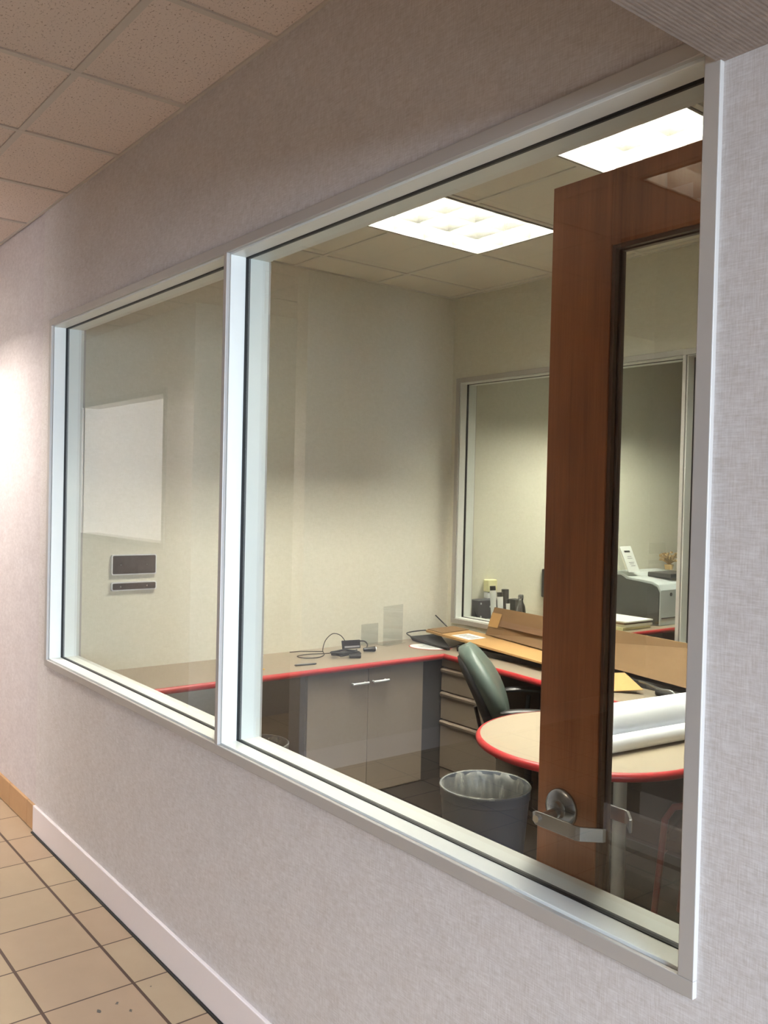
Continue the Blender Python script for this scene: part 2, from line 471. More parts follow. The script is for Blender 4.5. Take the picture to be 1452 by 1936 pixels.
window('window_2', w2[0], w2[1], -2.698, YB, 'aluminium framed window in the far wall of the office')
# opposite window: plain frame and glass
e = struct(thing('window_4', None, None, (-7.1, -1.34, 1.29)))
b = MB(); X0, X1, Z0, Z1 = -8.0, -6.28, 1.29, 2.41
b.box(X0 - .04, X1 + .04, -1.35, -1.325, Z0 - .045, Z0).box(X0 - .04, X1 + .04, -1.35, -1.325, Z1, Z1 + .045)
b.box(X0 - .04, X0, -1.35, -1.325, Z0, Z1).box(X1, X1 + .04, -1.35, -1.325, Z0, Z1)
b.build('window_frame', M['alu'], e)

# baseboards
struct(MB().box(-4.45, DOOR_X0 - 0.06, -0.0139, 0.0, 0.006, 0.1345).build('baseboard_front', M['baseboard'], bevel=0.003))
struct(MB().box(-4.45, DOOR_X0 - 0.06, -0.0215, 0.0, 0.0, 0.0058).build('trim_2', M['gasket']))
b = MB()
x = -9.4
b = MB(); g = MB()
while x < -4.46:
    x2 = min(x + 0.2985, -4.4505); b.box(x, x2, -0.008, 0.0058, 0.004, 0.128); x += 0.3025
struct(b.build('baseboard_far_left', M['tan_base'], bevel=0.002))
struct(MB().box(-9.5, -4.451, -0.004, 0.0058, 0, 0.124).build('trim_3', M['grout']))
struct(MB().box(-4.4749, -4.461, -6.0, -1.42, 0, 0.1375).build('baseboard_pier', M['baseboard']))
struct(MB().box(-2.86, 3.0, -2.2499, -2.236, 0, 0.1375).build('baseboard_opposite', M['baseboard']))
# office door frame in the front wall
b = MB()
b.box(DOOR_X0 - 0.05, DOOR_X0 + 0.01, -0.012, T + 0.012, 0, 2.45).box(DOOR_X1 - 0.01, DOOR_X1 + 0.05, -0.012, T + 0.012, 0, 2.45)
b.box(DOOR_X0 - 0.05, DOOR_X1 + 0.05, -0.012, T + 0.012, 2.429, 2.50)
struct(b.build('trim_4', M['alu'], bevel=0.002))

# ceilings: lay-in tiles between t-bars, leaving out the cells where a light sits
P = 0.6055
lights = []
def ceiling(name, xs, ys, skip, tile, bar, z=H, tb=0.012):
    b = MB()
    for i in range(len(xs) - 1):
        for j in range(len(ys) - 1):
            if any(s[0] - 0.01 <= (xs[i]+xs[i+1])/2 <= s[1] + 0.01 and s[2] - 0.01 <= (ys[j]+ys[j+1])/2 <= s[3] + 0.01 for s in skip): continue
            b.box(xs[i], xs[i+1], ys[j], ys[j+1], z + 0.006, z + 0.02)
    struct(b.build(name, tile))
    g = MB()
    X0, X1, Y0, Y1 = xs[0], xs[-1], ys[0], ys[-1]
    def spans(lo, hi, cuts):
        out = []; a = lo
        for c0, c1 in sorted(cuts):
            if c0 > a: out.append((a, c0))
            a = max(a, c1)
        if a < hi: out.append((a, hi))
        return out
    for x in xs:
        cuts = [(s[2] + tb, s[3] - tb) for s in skip if s[0] + 0.02 < x < s[1] - 0.02]
        for a, c in spans(Y0, Y1, cuts): g.box(max(x - tb, X0), min(x + tb, X1), a, c, z, z + 0.0062)
    for y in ys:
        cuts = [(s[0] + tb, s[1] - tb) for s in skip if s[2] + 0.02 < y < s[3] - 0.02]
        for a, c in spans(X0, X1, cuts): g.box(a, c, max(y - tb, Y0), min(y + tb, Y1), z + 0.0004, z + 0.0062)
    struct(g.build('ceiling_grid' + name[7:], bar))
def grid(lo, hi, ref, p):
    k = math.ceil((lo - ref) / p + 1e-6); out = [lo]
    while ref + k * p < hi - 1e-6: out.append(ref + k * p); k += 1
    return out + [hi]

fxA = (-3.570, -2.962, 0.836, 2.052); fxB = (-2.354, -1.746, 0.836, 2.052)
gx_off = grid(XL, 1.2, -3.570, 0.608); gy_off = [T, 0.228, 0.836, 1.444, 2.052, 2.664, YB]
ceiling('ceiling_office', gx_off, gy_off, [fxA, fxB], M['tile_in'], M['tbar_in'])
fxC = (-3.900, -3.292, 3.40, 4.616)
gy_n = grid(YB + T, 7.0, 3.40, 0.608)
gx_n = grid(XL, 1.2, -3.900, 0.608)
ceiling('ceiling_neighbour', gx_n, gy_n, [fxC], M['tile_in'], M['tbar_in'])
PH = 0.6043; XR0 = -2.2985
gx_h = grid(-9.5, 3.0, XR0, PH); gy_h = grid(-8.2, 0.0, -0.384, PH)
yh = -0.384
fxD = (XR0, XR0 + 2 * PH, yh - 3 * PH, yh - 2 * PH)          # hall light mirrored in the glass
fxE = (XR0 - 6 * PH, XR0 - 4 * PH, yh - 1 * PH, yh)          # hall light further along
fxF = (XR0 - 9 * PH, XR0 - 7 * PH, yh - 5 * PH, yh - 4 * PH)  # added light, brightens the office mirrored in the left pane
ceiling('ceiling_hall', gx_h, gy_h, [fxD, fxE, fxF], M['tile_hall'], M['tbar'])
struct(MB().box(-9.6, 3.1, -8.3, 7.1, H + 0.2, H + 0.25).build('ceiling_slab', M['dark']))

def troffer(rect, label, lamp, long_axis, depth=0.145, blade=0.105, group=None):
    x0, x1, y0, y1 = rect; q = 0.013
    cx, cy = (x0 + x1) / 2, (y0 + y1) / 2
    e = thing('ceiling_light', label, 'ceiling light', (cx, cy, H), 0, group)
    a, c, d, f = x0 + q, x1 - q, y0 + q, y1 - q
    t = 0.004; z1 = H + depth
    MB().box(a, c, d, f, z1, z1 + t).box(a, a + t, d, f, H + 0.004, z1).box(c - t, c, d, f, H + 0.004, z1) \
        .box(a + t, c - t, d, d + t, H + 0.004, z1).box(a + t, c - t, f - t, f, H + 0.004, z1).build('housing', M['housing'], e)
    r = MB(); w_ = 0.012
    r.box(a, c, d, d + w_, H - 0.004, H + 0.004).box(a, c, f - w_, f, H - 0.004, H + 0.004)
    r.box(a, a + w_, d + w_, f - w_, H - 0.004, H + 0.004).box(c - w_, c, d + w_, f - w_, H - 0.004, H + 0.004)
    r.build('rim', M['housing_rim'], e)
    l = MB()
    nx, ny = (3, 6) if long_axis == 'y' else (6, 3)
    def blade_x(x):   # blade in plane x, wedge: thicker at the top
        l.hexa([(x-.001,d+t,H),(x+.001,d+t,H),(x+.001,f-t,H),(x-.001,f-t,H),(x-.006,d+t,H+blade),(x+.006,d+t,H+blade),(x+.006,f-t,H+blade),(x-.006,f-t,H+blade)])
    def blade_y(y):
        l.hexa([(a+t,y-.001,H),(c-t,y-.001,H),(c-t,y+.001,H),(a+t,y+.001,H),(a+t,y-.006,H+blade),(c-t,y-.006,H+blade),(c-t,y+.006,H+blade),(a+t,y+.006,H+blade)])
    for i in range(1, nx): blade_x(a + (c - a) * i / nx)
    for j in range(1, ny): blade_y(d + (f - d) * j / ny)
    l.build('louvre', M['reflector'], e)
    for i in range(3):
        if long_axis == 'y':
            x = a + (c - a) * (i + .5) / 3
            MB().tube([(x, d + 0.02, H + 0.125), (x, f - 0.02, H + 0.125)], 0.0125, 8).build('lamp_tube', lamp, e, smooth=True)
        else:
            y = d + (f - d) * (i + .5) / 3
            MB().tube([(a + 0.02, y, H + 0.125), (c - 0.02, y, H + 0.125)], 0.0125, 8).build('lamp_tube', lamp, e, smooth=True)
    return e
troffer(fxA, 'lit louvred office ceiling light seen whole, left of the door', M['lamp'], 'y')
troffer(fxB, 'lit louvred office ceiling light partly behind the wooden door top', M['lamp'], 'y')
troffer(fxC, 'lit louvred ceiling light in the room beyond the back window', M['lamp_next'], 'y')
troffer(fxD, 'lit hall ceiling light mirrored in the glass over the door top', M['lamp_hall'], 'x')
troffer(fxE, 'lit hall ceiling light next to the far left wall', M['lamp_far'], 'x')
troffer(fxF, 'added unseen ceiling light brightening the office across the hall', M['lamp_far'], 'x')

# ------------------------------------------------------------------ door_1 (open, folded back beside the window)
dY0, dY1 = 0.195, 0.240; dX0, dX1 = -1.386, -0.472; dZ1 = 2.400
e = struct(thing('door_1', None, None, (dX1, dY1, 0.0)), 'cherry wood glazed office door standing open behind the window')
gx0, gx1, gz0, gz1 = -1.220, -0.640, 0.26, 2.238
MB().box(dX0, gx0, dY0, dY1, 0.01, dZ1).box(gx1, dX1, dY0, dY1, 0.01, dZ1) \
    .box(gx0, gx1, dY0, dY1, gz1, dZ1).box(gx0, gx1, dY0, dY1, 0.01, gz0).build('door_leaf', M['wood'], e, bevel=0.0012)
b = MB(); q = 0.009
for ya, yb in ((dY0 + 0.004, dY0 + 0.017), (dY1 - 0.017, dY1 - 0.004)):
    b.box(gx0, gx0 + q, ya, yb, gz0, gz1).box(gx1 - q, gx1, ya, yb, gz0, gz1)
    b.box(gx0 + q, gx1 - q, ya, yb, gz1 - q, gz1).box(gx0 + q, gx1 - q, ya, yb, gz0, gz0 + q)
b.build('glazing_bead', M['wood_d'], e, bevel=0.001)
MB().box(gx0 + 0.002, gx1 - 0.002, 0.2145, 0.2205, gz0 + 0.002, gz1 - 0.002).build('glass_pane', M['glass'], e)
def lever(side):
    s = -1 if side == 0 else 1; y0 = dY0 if side == 0 else dY1
    cx, cz = -1.314, 0.994
    h = bpy.data.objects.new('door_lever', None); COL.objects.link(h); h.parent = e; h.empty_display_size = 0.03
    h.location = (cx - dX1, y0 - dY1, cz)
    def Y(d): return y0 + s * d
    def disc(b, prof, n=28):
        rings = [[(cx + r * math.cos(2*math.pi*k/n), Y(d), cz + r * math.sin(2*math.pi*k/n)) for k in range(n)] for r, d in prof]
        b.loft(rings)
    b = MB(); disc(b, [(0.0445, 0.0), (0.0445, 0.004), (0.041, 0.009), (0.031, 0.0125), (0.021, 0.0135), (0.0195, 0.016), (0.0175, 0.024), (0.013, 0.026)])
    b.build('rose', M['steel'], h, smooth='auto')
    b = MB(); b.tube([(cx, Y(0.02), cz - .006), (cx - 0.004, Y(0.058), cz - .012)], 0.0115, 16)
    b.build('spindle', M['steel'], h, smooth='auto')
    zc = cz - 0.014
    path = [(-0.030, 0.060), (-0.020, 0.0625), (0.0, 0.0625), (0.093, 0.0625), (0.101, 0.060), (0.134, 0.026), (0.137, 0.020)]
    hh = [0.010, 0.015, 0.016, 0.0155, 0.0155, 0.015, 0.0145]
    rings = []
    for i, (dx, dd) in enumerate(path):
        p0 = path[max(i-1, 0)]; p1 = path[min(i+1, len(path)-1)]
        tx, ty = p1[0]-p0[0], p1[1]-p0[1]; L = math.hypot(tx, ty); nx, ny = -ty/L, tx/L
        th = 0.0032
        A = (cx + dx + nx*th, Y(dd + ny*th)); B = (cx + dx - nx*th, Y(dd - ny*th))
        rings.append([(A[0], A[1], zc - hh[i]), (A[0], A[1], zc + hh[i]), (B[0], B[1], zc + hh[i]), (B[0], B[1], zc - hh[i])])
    b = MB(); b.loft(rings); b.build('lever', M['steel'], h, bevel=0.0012)
    b = MB(); b.tube([(cx - 0.014, Y(0.058), zc), (cx - 0.014, Y(0.0715), zc)], 0.0085, 16).build('key_cylinder', M['chrome'], h, smooth='auto')
lever(0); lever(1)
MB().box(dX0 - 0.0015, dX0 + 0.001, 0.206, 0.229, 0.95, 1.06).build('latch_plate', M['steel'], e)
MB().box(dX0 - 0.011, dX0, 0.213, 0.222, 1.0, 1.016).build('latch_bolt', M['steel'], e)

# ------------------------------------------------------------------ worktops
WZ = 0.75
def worktop(name, label, poly, edge, corner=None):
    e = thing(name, label, 'worktop', (poly[0][0], poly[0][1], 0))
    MB().prism(poly, WZ - 0.032, WZ).build('top', M['laminate'], e)
    rr = 0.0165
    b = MB()
    for i in range(len(edge) - 1):
        (ax, ay), (bx, by) = edge[i], edge[i+1]
        L = math.hypot(bx-ax, by-ay); tx, ty = (bx-ax)/L, (by-ay)/L
        nx, ny = ty, -tx
        n = 9
        prof = [(rr * 0.85 * math.sin(math.pi * k/(n-1)), -rr * math.cos(math.pi*k/(n-1))) for k in range(n)] + [(-0.001, rr), (-0.001, -rr)]
        def ring(px, py, prev, nxt):
            out = []
            for o_, z_ in prof:
                sh = o_ * (prev if prev is not None else 0)
                out.append((px + nx*o_ + tx*sh, py + ny*o_ + ty*sh, WZ - 0.0155 + z_))
            return out
        s0 = MITER.get((i, 0), 0); s1 = MITER.get((i, 1), 0)
        b.loft([ring(ax, ay, s0, 0), ring(bx, by, s1, 0)])
    b.build('edge_moulding', M['red'], e, smooth='auto')
    return e
YF = 2.205; XF = -3.952
MITER = {(0, 1): 0, (1, 0): 0}
# front edges run so that their outward side faces the room
MITER = {(0, 1): -1, (1, 0): 1}
worktop('worktop', 'L-shaped taupe office worktop with red edge along two walls',
        [(XL + .001, T + .004), (XF, T + .004), (XF, YF + .015), (-1.9, YF - .20), (-1.9, YB - .001), (XL + .001, YB - .001)],
        [(XF, T + .004), (XF, YF + .015), (-1.9, YF - .20)])
MITER = {}
worktop('worktop', 'red-edged worktop under the printer in the room beyond', [(XL + .001, YB + T + .012), (-3.89, YB + T + .012), (-3.89, 6.2), (XL + .001, 6.2)],
        [(-3.89, YB + T + .012), (-3.89, 6.2)])
tag(MB().box(XL + .002, -3.93, 5.2, 5.22, 0, WZ - .033).build('support_panel', M['cab']), 'taupe support panel below the worktop of the room beyond', 'panel')
# added dark panel, darkens the space below the back worktop
tag(MB().box(-3.49, -1.955, 2.56, 2.575, 0.02, WZ - .033).build('under_worktop_shade', M['dark']), 'added dark panel holding the shade below the back worktop right of the drawers', 'panel')
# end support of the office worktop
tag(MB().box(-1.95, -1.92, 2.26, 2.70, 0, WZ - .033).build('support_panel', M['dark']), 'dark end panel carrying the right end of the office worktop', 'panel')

# base cabinet with two doors
cxf = -3.972
e = thing('base_cabinet', 'taupe two-door cabinet under the left worktop', 'cabinet', (-4.2, 1.67, 0))
MB().box(XL + .003, cxf - 0.019, 1.262, 2.078, 0.0, WZ - 0.034).build('body', M['cab'], e)
for y0, y1, h0, h1 in ((1.264, 1.668, 1.545, 1.655), (1.672, 2.076, 1.690, 1.800)):
    d = MB().box(cxf - 0.018, cxf, y0, y1, 0.012, WZ - 0.037).build('door', M['cab'], e, bevel=0.001)
    b = MB(); zz = 0.640
    b.tube([(cxf + 0.026, h0, zz), (cxf + 0.026, h1, zz)], 0.0068, 10)
    for hy in (h0 + 0.012, h1 - 0.012): b.tube([(cxf, hy, zz), (cxf + 0.026, hy, zz)], 0.0045, 8)
    hd = b.build('handle', M['silver'], None, smooth='auto'); hd.parent = d
    inv = MW(e).inverted()
    for v in hd.data.vertices: v.co = inv @ v.co
    # the door mesh is stored in cabinet space, so its handle is too
# dark block, its colour stands in for shade in the corner gap
tag(MB().box(XL + .003, -3.985, 2.080, 2.70, 0.0, WZ - 0.034).build('corner_gap_shade', M['dark']), 'dark block as shade in the corner gap between the two-door cabinet and the drawers', 'panel')

# drawer pedestal
pyf = 2.222
e = thing('drawer_pedestal', 'taupe four-drawer pedestal under the back worktop', 'cabinet', (-3.74, 2.45, 0))
px0, px1 = -3.972, -3.50
MB().box(px0, px1, pyf + 0.02, 2.70, 0.0, WZ - 0.034).build('body', M['cab_metal'], e)
MB().box(px0, px1, pyf + 0.004, pyf + 0.0195, 0.0, 0.062).build('plinth', M['cab_metal'], e)
for z0, z1 in ((0.672, 0.713), (0.528, 0.664), (0.358, 0.520), (0.068, 0.350)):
    b = MB()
    prof = [(pyf + 0.0195, z0), (pyf, z0), (pyf, z1 - 0.034), (pyf - 0.010, z1 - 0.022), (pyf - 0.012, z1 - 0.010), (pyf - 0.006, z1 - 0.003), (pyf + 0.004, z1), (pyf + 0.0195, z1)]
    if z1 > 0.7: prof = [(pyf + 0.0195, z0), (pyf, z0), (pyf, z1), (pyf + 0.0195, z1)]
    b.loft([[(px0, y, z) for y, z in prof], [(px1, y, z) for y, z in prof]])
    b.build('drawer', M['cab_metal'], e, bevel=0.0012)

# ------------------------------------------------------------------ round table
tc = (-2.257, 1.492); TR = 0.448; TZ = 0.74
e = thing('round_table', 'round taupe table with red edge and steel columns behind the door', 'table', (tc[0], tc[1], 0))
MB().lathe([(0.001, TZ - 0.03), (TR, TZ - 0.03), (TR, TZ), (0.001, TZ)], (tc[0], tc[1], 0), 96, True).build('tabletop', M['laminate_t'], e)
n = 10
prof = [(TR - 0.001, TZ - 0.0315)] + [(TR + 0.017 * math.sin(math.pi*k/(n-1)), TZ - 0.015 - 0.0165 * math.cos(math.pi*k/(n-1))) for k in range(n)] + [(TR - 0.001, TZ + 0.0015)]
MB().lathe(prof, (tc[0], tc[1], 0), 96).build('edge_moulding', M['red'], e, smooth='auto')
for s in (-1, 1):
    c = (tc[0] + s * 0.617 * 0.115, tc[1] + s * 0.786 * 0.115, 0)
    MB().lathe([(0.027, 0.03), (0.027, TZ - 0.031)], c, 24, True).build('column', M['silver'], e, smooth='auto')
MB().lathe([(0.001, 0.0), (0.29, 0.0), (0.29, 0.008), (0.10, 0.029), (0.001, 0.03)], (tc[0], tc[1], 0), 48, True).build('base', M['black'], e, smooth='auto')

# paper rolls on the table
def paper_roll(label, p0, p1, r, turns=0.012):
    e = tag(MB().tube([p0, p1], r, 40, cap=False).tube([p0, p1], r - turns, 40, cap=False).build('paper_roll', M['roll'], smooth=True), label, 'paper roll')
    return e
def along(y, x, z): return (x + (y - 1.316) * 0.11, y, z)
paper_roll('thick white roll of plotter paper on the round table', along(1.26, -2.195, TZ + 0.078), along(1.985, -2.195, TZ + 0.078), 0.075)
paper_roll('thin white paper roll lying in front of the thick roll', along(1.26, -2.083, TZ + 0.0355), along(1.94, -2.083, TZ + 0.0355), 0.0325, 0.006)

# ------------------------------------------------------------------ waste bins
def bin_(label, loc, r=0.2, h=0.43, group=None, seed=1):
    rnd = random.Random(seed)
    e = thing('waste_bin', label, 'waste bin', loc, 0, group)
    t = 0.004
    MB().lathe([(0.001, 0.0), (r * 0.80, 0.0), (r * 0.81, 0.006), (r * 0.965, h - 0.05), (r * 0.985, h - 0.046), (r * 0.99, h - 0.012), (r, h - 0.008), (r, h), (r - 0.007, h), (r - 0.010, h - 0.012), (r * 0.955, h - 0.05), (r * 0.79, 0.01), (0.001, 0.008)], (0, 0, 0), 64).build('body', M['bin'], e, smooth='auto', local=True)
    ph = [rnd.uniform(0, 6.28) for _ in range(6)]
    def wob(j, a):
        amp = [0, 0.002, 0.001, 0.006, 0.011, 0.014, 0.012][min(j, 6)]
        return -abs(amp * (math.sin(5*a+ph[0]) + 0.7*math.sin(11*a+ph[1]) + 0.5*math.sin(17*a+ph[2]+j*.3)))
    prof = [(r + 0.003, h - 0.004), (r + 0.003, h + 0.002), (r - 0.003, h + 0.005), (r - 0.014, h - 0.03), (r - 0.022, h - 0.12), (r * 0.80, h - 0.24), (r * 0.72, 0.06), (0.01, 0.05)]
    MB().lathe(prof, (0, 0, 0), 96, False, wob).build('liner', M['liner'], e, smooth=True, local=True)
    return e
bin_('grey plastic waste bin with clear liner left of the wooden door', (-2.772, 1.412, 0), 0.2, 0.43, seed=3)
bin_('grey waste bin with clear liner under the worktop left of the cabinet', (-4.11, 1.04, 0), 0.17, 0.36, seed=5)

# ------------------------------------------------------------------ office chair
F = (0.72, 0.69)
cang = math.atan2(F[1], F[0])
cc = (-3.075, 2.02)
e = thing('office_chair', 'green-grey padded office chair with black arms between drawers and table', 'chair', (cc[0], cc[1], 0), cang)
def sup(wd, th, n, cx, cy, cz, nrm, curve=0.0, N=28, tilt=0):
    """super-ellipse ring, width along local y"""
    out = []
    for k in range(N):
        a = 2 * math.pi * k / N
        c, s = math.cos(a), math.sin(a)
        y = wd * math.copysign(abs(c) ** (2 / n), c); d = th * math.copysign(abs(s) ** (2 / n), s)
        q = curve * (y / max(wd, 1e-6)) ** 2
        out.append((cx + nrm[0] * (d + q), cy + y, cz + nrm[1] * (d + q)))
    return out
rings = []
nb = 16
for i in range(nb + 1):
    t = i / nb
    z = 0.50 + 0.425 * t
    x = -0.135 - 0.215 * t + 0.03 * math.sin(math.pi * t)
    e_ = math.sin(math.pi * min(1, max(0, t * 0.985 + 0.0075))) ** 0.28
    rings.append(sup((0.155 + 0.075 * math.sin(math.pi * min(1, t * 0.75 + .1))) * e_, 0.060 * e_, 2.6, x, 0, z, (0.93, 0.36), 0.035))
MB().loft(rings).build('backrest', M['vinyl'], e, smooth=True, local=True)
rings = []
for i in range(nb + 1):
    t = i / nb
    z = 0.475 + 0.40 * t
    x = -0.180 - 0.185 * t + 0.02 * math.sin(math.pi * t)
    e_ = math.sin(math.pi * min(1, max(0, t * 0.985 + 0.0075))) ** 0.3
    rings.append(sup(0.175 * e_, 0.030 * e_, 3, x, 0, z, (0.93, 0.36), 0.02))
MB().loft(rings).build('back_shell', M['black_m'], e, smooth=True, local=True)
rings = []
for i in range(13):
    t = i / 12; x = -0.22 + 0.47 * t
    e_ = math.sin(math.pi * min(1, max(0, t * 0.98 + 0.01))) ** 0.3
    rings.append([(x, 0.235 * e_ * math.copysign(abs(math.cos(a)) ** 0.7, math.cos(a)), 0.465 + 0.042 * e_ * math.copysign(abs(math.sin(a)) ** 0.7, math.sin(a)) - 0.02 * max(0, t - .7) ) for a in [2*math.pi*k/28 for k in range(28)]])
MB().loft(rings).build('seat', M['vinyl'], e, smooth=True, local=True)
MB().box(-0.17, 0.16, -0.16, 0.16, 0.400, 0.425).build('seat_pan', M['black'], e, bevel=0.01, local=True)
for s in (-1, 1):
    b = MB()
    pts = []
    for i in range(11):
        t = i / 10; pts.append((-0.145 + 0.30 * t, s * 0.262, 0.640 + 0.028 * math.sin(math.pi * (0.15 + 0.7 * t))))
    b.tube(pts, [0.012] + [0.026] * 9 + [0.013], 12, True, 0.55)
    a = b.build('armrest', M['black'], e, smooth='auto', local=True)
    b = MB(); b.tube([(0.0, s * 0.262, 0.635), (-0.01, s * 0.262, 0.50), (0.0, s * 0.255, 0.42), (0.01, s * 0.19, 0.405), (0.01, s * 0.10, 0.405)], 0.012, 10)
    b.build('arm_post', M['black'], e, smooth='auto', local=True)
b = MB(); b.tube([(-0.10, 0, 0.398), (-0.20, 0, 0.40), (-0.235, 0, 0.46), (-0.275, 0, 0.62)], 0.02, 10, True, 0.5).build('back_bracket', M['black'], e, smooth='auto', local=True)
MB().lathe([(0.028, 0.10), (0.028, 0.25), (0.018, 0.25), (0.018, 0.40)], (0, 0, 0), 20, True).build('gas_column', M['black'], e, smooth='auto', local=True)
for k in range(5):
    a = 2 * math.pi * k / 5 + 0.3
    ca, sa = math.cos(a), math.sin(a)
    MB().tube([(0.02*ca, 0.02*sa, 0.105), (0.27*ca, 0.27*sa, 0.068)], [0.026, 0.015], 8).build('base_arm', M['black'], e, smooth='auto', local=True)
    MB().tube([(0.27*ca - 0.02*sa, 0.27*sa + 0.02*ca, 0.0275), (0.27*ca + 0.02*sa, 0.27*sa - 0.02*ca, 0.0275)], 0.0275, 14).build('caster', M['black_m'], e, smooth='auto', local=True)

# red tubular visitor chair tucked under the table
e = thing('visitor_chair', 'dark chair with red tube frame half under the round table', 'chair', (-1.78, 1.72, 0), R(200))
for s in (-1, 1):
    b = MB(); b.tube([(-0.22, s*.23, 0.012), (-0.19, s*.23, 0.35), (-0.175, s*.23, 0.56), (-0.14, s*.23, 0.60), (-0.08, s*.23, 0.612), (0.10, s*.23, 0.61), (0.16, s*.23, 0.59), (0.19, s*.23, 0.54), (0.235, s*.23, 0.012)], 0.0125, 10)
    b.build('frame', M['red_d'], e, smooth='auto', local=True)
MB().box(-0.20, 0.21, -0.21, 0.21, 0.415, 0.455).build('seat', M['black_m'], e, bevel=0.015, local=True)
MB().tube([(-0.19, -.23, 0.405), (-0.19, .23, 0.405)], 0.011, 8).tube([(0.205, -.23, 0.405), (0.205, .23, 0.405)], 0.011, 8).build('crossbar', M['red_d'], e, smooth='auto', local=True)

# ------------------------------------------------------------------ name plates on the left wall
def plate(label, y0, y1, z0, z1):
    e = thing('wall_plate', label, 'plate', (XL, (y0 + y1) / 2, z0))
    def rr(y0, y1, z0, z1, r, n=5):
        o = []
        for cy, cz, a0 in ((y1 - r, z1 - r, 0), (y0 + r, z1 - r, 90), (y0 + r, z0 + r, 180), (y1 - r, z0 + r, 270)):
            for k in range(n + 1):
                a = R(a0 + 90 * k / n); o.append((cy + r * math.cos(a), cz + r * math.sin(a)))
        return o
    a = rr(y0, y1, z0, z1, 0.008); c = rr(y0 + .0055, y1 - .0055, z0 + .0055, z1 - .0055, 0.006)
    MB().loft([[(XL + .001, y, z) for y, z in a], [(XL + .015, y, z) for y, z in a]]).build('edge', M['silver'], e)
    MB().loft([[(XL + .0148, y, z) for y, z in c], [(XL + .0158, y, z) for y, z in c]]).build('face', M['plate'], e)
    for yy in (y0 + (y1 - y0) * 0.2, y0 + (y1 - y0) * 0.78):
        zz = (z0 + z1) / 2
        MB().tube([(XL + .0157, yy, zz), (XL + .0175, yy, zz)], 0.0045, 12).build('screw', M['steel'], e)
plate('large black wall plate with silver edge, upper one', 0.368, 0.612, 1.245, 1.350)
plate('narrow black wall plate with silver edge below the large one', 0.369, 0.614, 1.163, 1.207)

# ------------------------------------------------------------------ things on the office worktop
Z = WZ
# clear sign holder + second one lying behind
def holder(label, x, y, ang, wd, ht, lean=0.0):
    e = thing('sign_holder', label, 'sign holder', (x, y, Z + 0.001), ang)
    MB().box(-0.0015, 0.0015, -wd/2, wd/2, 0.0, ht).build('panel', M['acrylic'], e, local=True)
    MB().box(-0.05, 0.03, -wd/2, wd/2, 0.0, 0.003).build('foot', M['acrylic'], e, local=True)
    return e
holder('upright clear acrylic sign holder on the worktop near the corner', -4.375, 2.165, R(14), 0.20, 0.245)
holder('low clear acrylic holder against the wall behind the upright one', -4.44, 2.03, R(4), 0.14, 0.13)

# power adapter with leads
e = thing('power_adapter', 'black laptop power adapter with a tangle of black cable', 'power adapter', (-4.25, 1.77, Z))
b = MB().hexa([(-4.335,1.742,Z+.012),(-4.322,1.742,Z+.012),(-4.300,1.858,Z+.012),(-4.315,1.858,Z+.012),(-4.345,1.742,Z+.062),(-4.330,1.742,Z+.064),(-4.306,1.858,Z+.064),(-4.322,1.858,Z+.062)])
b.build('brick', M['black'], e, bevel=0.004)
MB().hexa([(-4.3205,1.752,Z+.020),(-4.3195,1.752,Z+.020),(-4.3008,1.850,Z+.020),(-4.3018,1.850,Z+.020),(-4.3225,1.752,Z+.030),(-4.3215,1.752,Z+.030),(-4.3028,1.850,Z+.030),(-4.3038,1.850,Z+.030)]).build('rating_label', M['greyink'], e)
def smooth_path(pts, k=6):
    P = [Vector(p) for p in pts]; out = []
    for i in range(len(P) - 1):
        p0 = P[max(i-1,0)]; p1 = P[i]; p2 = P[i+1]; p3 = P[min(i+2,len(P)-1)]
        for j in range(k):
            t = j / k
            out.append(0.5 * ((2*p1) + (p2-p0)*t + (2*p0-5*p1+4*p2-p3)*t*t + (3*p1-p0-3*p2+p3)*t**3))
    out.append(P[-1]); return out
rn = random.Random(4)
coil = []
for i in range(34):
    a = i * 0.62; rxx = 0.055 + rn.uniform(-.014, .014); ryy = 0.085 + rn.uniform(-.02, .02)
    coil.append((-4.185 + rxx * math.cos(a) * 0.8 + 0.0, 1.665 + ryy * math.sin(a), Z + 0.006 + 0.0007 * i + rn.uniform(0, .005)))
MB().tube(smooth_path(coil, 4), 0.0056, 7).build('mains_lead', M['black_m'], e, smooth=True)
MB().tube(smooth_path([(-4.33,1.76,Z+.062),(-4.345,1.735,Z+.095),(-4.36,1.69,Z+.105),(-4.36,1.64,Z+.07),(-4.33,1.60,Z+.02),(-4.27,1.57,Z+.006),(-4.22,1.50,Z+.004),(-4.24,1.42,Z+.004),(-4.31,1.41,Z+.004),(-4.33,1.50,Z+.004),(-4.28,1.60,Z+.008),(-4.30,1.70,Z+.006)]), 0.0026, 7).build('output_lead', M['black_m'], e, smooth=True)
MB().tube([(-4.33,1.60,Z+.012),(-4.36,1.46,Z+.02),(-4.375,1.40,Z+.018)], 0.0028, 7).build('jack_lead', M['black_m'], e, smooth=True)
MB().tube([(-4.118,1.64,Z+.014),(-4.09,1.70,Z+.016)], [0.012, 0.016], 8).build('plug', M['black'], e, smooth='auto')
MB().tube([(-4.235,1.83,Z+.016),(-4.215,1.90,Z+.018)], [0.011, 0.016], 10).build('mains_plug', M['black'], e, smooth='auto')
MB().tube([(-4.2148,1.9005,Z+.018),(-4.2128,1.907,Z+.018)], 0.0125, 12).build('plug_face', M['silver'], e)
MB().tube(smooth_path([(-4.31,1.858,Z+.055),(-4.30,1.885,Z+.052),(-4.285,1.895,Z+.035),(-4.26,1.87,Z+.018),(-4.235,1.832,Z+.016)]), 0.004, 7).build('short_lead', M['black_m'], e, smooth=True)

